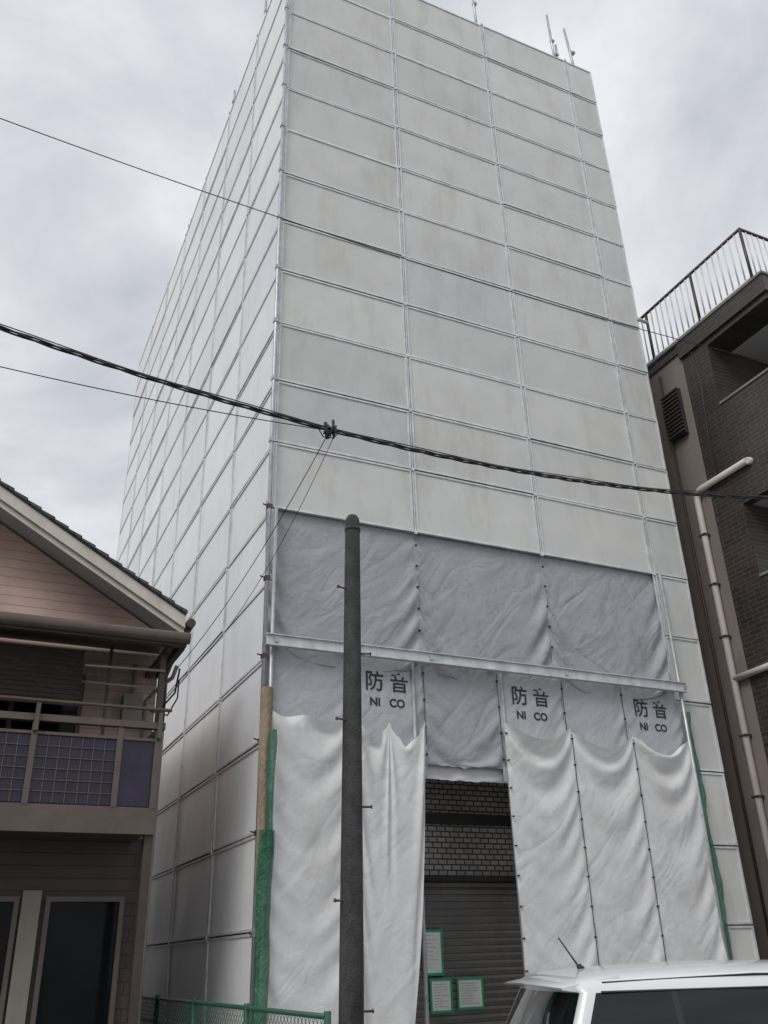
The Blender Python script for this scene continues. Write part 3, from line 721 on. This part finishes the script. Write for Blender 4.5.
gh=[ring(.93,.06,3.12,.815,.80,rr=.06,rf=.3,bow_f=.14),
    ring(.97,.08,3.05,.805,.79,rr=.06,rf=.3,bow_f=.14),
    ring(1.20,.17,2.70,.755,.745,rr=.06,rf=.26,bow_f=.13),
    ring(1.435,.28,2.32,.675,.665,rr=.06,rf=.22,bow_f=.12),
    ring(lambda x,y:1.452+.010*sn(x),.26,2.26,.662,.652,rr=.07,rf=.2,bow_f=.12),
    ring(lambda x,y:1.474+.018*sn(x),.27,2.20,.640,.630,rr=.08,rf=.2,bow_f=.12),
    ring(lambda x,y:1.492+.024*sn(x),.30,2.13,.60,.59,rr=.10,rf=.2,bow_f=.12),
    ring(lambda x,y:1.505+.034*sn(x),.38,2.02,.52,.51,rr=.11,rf=.2,bow_f=.1),
    ring(lambda x,y:1.512+.040*sn(x),.5,1.86,.40,.39,rr=.12,rf=.2,bow_f=.08),
    ring(lambda x,y:1.516+.044*sn(x),.75,1.6,.2,.2,rr=.1,rf=.1,bow_f=.03)]
def gm(i,t,k):
    if i in (1,2): return {'Q':1,'D':1,'F':2,'W':2,'R':1,'B':3}.get(t,0)
    return 0
loft(gh,gm,'cabin',[M_car,M_priv,M_clear,M_black],capt=True)
body=[ring(.22,.12,3.60,.72,.70,rr=.3,rf=.4,bow_f=.12),
      ring(.32,.02,3.72,.80,.79,rr=.25,rf=.4,bow_f=.14),
      ring(.55,-.02,3.75,.835,.82,rr=.22,rf=.4,bow_f=.15),
      ring(.75,.0,3.72,.835,.815,rr=.22,rf=.4,bow_f=.15),
      ring(lambda x,y:.88 if x<2.9 else .88-.10*(x-2.9),.04,3.62,.82,.79,rr=.2,rf=.4,bow_f=.15),
      ring(lambda x,y:.935 if x<2.9 else .935-.15*(x-2.9),.07,3.45,.80,.74,rr=.2,rf=.35,bow_f=.14),
      ring(lambda x,y:.94 if x<2.9 else .965-.13*(x-2.9),.3,3.2,.6,.55,rr=.2,rf=.3,bow_f=.1)]
loft(body,lambda i,t,k:1 if i==0 else 0,'body_shell',[M_car,M_black],capt=True)
c=MB()
ns=14; b0=len(c.v)
for q in range(ns+1):
    yv=-.63+1.26*q/ns; off=.08*(abs(yv)/.63)**3; dzz=-.018*(abs(yv)/.63)**2
    for (x,z) in ((.11,1.478),(.23,1.500),(.42,1.522),(.42,1.47),(.20,1.455),(.12,1.466)): c.v.append((x+off,yv,z+dzz))
for q in range(ns):
    for i in range(6):
        j=(i+1)%6; c.f.append((b0+q*6+i,b0+q*6+j,b0+q*6+6+j,b0+q*6+6+i)); c.m.append(0); c.sm.append(i<2); c.t.append(.5)
c.f.append(tuple(b0+i for i in range(6))[::-1]); c.m.append(0); c.sm.append(False); c.t.append(.5)
c.f.append(tuple(b0+ns*6+i for i in range(6))); c.m.append(0); c.sm.append(False); c.t.append(.5)
c.path([(.50,.0,1.53),(.48,0,1.555)],[.022,.014],1,seg=10); c.path([(.48,0,1.55),(.38,0,1.70)],[.006,.004],1,seg=8)
c.path([(.06,.1,.99),(.12,-.05,1.06),(.17,-.32,1.13)],.009,1,seg=6)
for s_ in (-1,1):
    for x in (1.0,1.95): c.box(x,x+.2,s_*.86-.012,s_*.86+.012,.82,.85,0)
    c.box(2.62,2.78,s_*.9-.09,s_*.9+.09,.95,1.10,0)
    c.box(.02,.12,s_*.70-.07,s_*.70+.07,.62,.90,2); c.box(3.52,3.66,s_*.58-.12,s_*.58+.12,.62,.76,3)
    c.path([(.40,s_*.645,1.478),(1.2,s_*.668,1.497),(2.1,s_*.64,1.478)],.006,1,seg=6)
    c.path([(.38,s_*.680,1.437),(1.2,s_*.700,1.437),(2.05,s_*.686,1.437)],.007,1,seg=6)
    c.path([(.35,s_*.822,.955),(1.6,s_*.842,.955),(2.75,s_*.815,.955)],.009,1,seg=6)
    for x in (.92,1.80,2.70): c.box(x-.003,x+.003,s_*.850-.004,s_*.850+.004,.35,.93,1)
c.box(-.08,-.055,-.18,.18,.60,.76,3)
for x in (1.15,1.95):
    for yv in (-.36,.36): 
        c.box(x-.05,x+.07,yv-.22,yv+.22,.5,1.08,4); c.box(x-.04,x+.04,yv-.12,yv+.12,1.10,1.28,4); c.box(x,x+.5,yv-.22,yv+.22,.42,.56,4)
c.box(2.55,2.95,-.7,.7,.7,.93,1)
c.build('trim_and_lights',[M_car,M_black,M_red,M_lamp,M_seat],C,bevel=.004)
wm=MB()
for x in (.62,3.02):
    for s_ in (-1,1):
        yo=s_*.85; yi=s_*.64
        wm.path([(x,yi,.29),(x,yo-s_*.03,.29),(x,yo,.29)],[.29,.29,.265],0,seg=32)
        wm.path([(x,yo,.29),(x,yo+s_*.006,.29)],[.19,.185],1,seg=28)
        for k in range(5):
            a_=k*2*math.pi/5; wm.path([(x+.07*math.cos(a_),yo+s_*.008,.29+.07*math.sin(a_)),(x+.16*math.cos(a_),yo+s_*.008,.29+.16*math.sin(a_))],.012,0,seg=6)
        wm.path([(x,s_*.60,.33),(x,s_*.838,.33)],.345,2,seg=32)
wm.build('wheels',[M_tyre,M_rim,M_black],C)
C.location=(2.96,4.93,0.0); C.rotation_euler=(0,0,math.radians(-19))

# ---------------------------------------------------------------- sky & sun
W=bpy.data.worlds.new('World'); S.world=W; W.use_nodes=True
N=W.node_tree.nodes; L=W.node_tree.links; BG=N['Background']; BG.inputs[1].default_value=.1
sd_=Vector((-.85,-.56,.95)).normalized()
sky=N.new('ShaderNodeTexSky'); sky.sky_type='NISHITA'; sky.sun_disc=False; sky.sun_elevation=math.asin(sd_.z); sky.sun_rotation=math.atan2(sd_.x,sd_.y)
tc=N.new('ShaderNodeTexCoord'); sep=N.new('ShaderNodeSeparateXYZ'); L.new(tc.outputs['Generated'],sep.inputs[0])
az=N.new('ShaderNodeMath'); az.operation='ABSOLUTE'; L.new(sep.outputs[2],az.inputs[0])
ad=N.new('ShaderNodeMath'); ad.operation='ADD'; ad.inputs[1].default_value=.22; L.new(az.outputs[0],ad.inputs[0])
dx_=N.new('ShaderNodeMath'); dx_.operation='DIVIDE'; L.new(sep.outputs[0],dx_.inputs[0]); L.new(ad.outputs[0],dx_.inputs[1])
dy_=N.new('ShaderNodeMath'); dy_.operation='DIVIDE'; L.new(sep.outputs[1],dy_.inputs[0]); L.new(ad.outputs[0],dy_.inputs[1])
cx_=N.new('ShaderNodeCombineXYZ'); L.new(dx_.outputs[0],cx_.inputs[0]); L.new(dy_.outputs[0],cx_.inputs[1]); cx_.inputs[2].default_value=3.1
n1=N.new('ShaderNodeTexNoise'); n1.inputs['Scale'].default_value=2.6; n1.inputs['Detail'].default_value=6; n1.inputs['Roughness'].default_value=.54; n1.inputs['Distortion'].default_value=.4
L.new(cx_.outputs[0],n1.inputs['Vector'])
cr=N.new('ShaderNodeValToRGB'); E=cr.color_ramp.elements
E[0].position=.34; E[0].color=(.50,.52,.57,1); E[1].position=.62; E[1].color=(.79,.80,.84,1)
L.new(n1.outputs[0],cr.inputs[0])
zr=N.new('ShaderNodeMapRange'); zr.inputs[1].default_value=0.0; zr.inputs[2].default_value=1; zr.inputs[3].default_value=9.6; zr.inputs[4].default_value=12.0
L.new(az.outputs[0],zr.inputs[0])
vs=N.new('ShaderNodeVectorMath'); vs.operation='SCALE'; L.new(cr.outputs[0],vs.inputs[0]); L.new(zr.outputs[0],vs.inputs['Scale'])
mx=N.new('ShaderNodeMix'); mx.data_type='RGBA'; mx.inputs[0].default_value=.93; L.new(sky.outputs[0],mx.inputs[6]); L.new(vs.outputs[0],mx.inputs[7])
L.new(mx.outputs[2],BG.inputs[0])
su=bpy.data.lights.new('sun','SUN'); su.energy=1.5; su.angle=math.radians(25); su.color=(1,.98,.95)
so=bpy.data.objects.new('sun',su); S.collection.objects.link(so); so.rotation_euler=sd_.to_track_quat('Z','Y').to_euler()

# ---------------------------------------------------------------- camera
f_=900.
Zc=Vector((-52,1800,-f_)).normalized()
Xc=Vector((2130,-(f_*f_-52*2130)/1800,-f_)).normalized()
Yc=Zc.cross(Xc)
cam=bpy.data.cameras.new('camera'); co=bpy.data.objects.new('camera',cam); S.collection.objects.link(co); S.camera=co
cam.sensor_fit='VERTICAL'; cam.sensor_height=36; cam.lens=f_/1024*36; cam.clip_start=.05; cam.clip_end=1500
Rm=Matrix((Xc,Yc,Zc)).to_4x4(); Rm.translation=Vector((0,0,1.6)); co.matrix_world=Rm
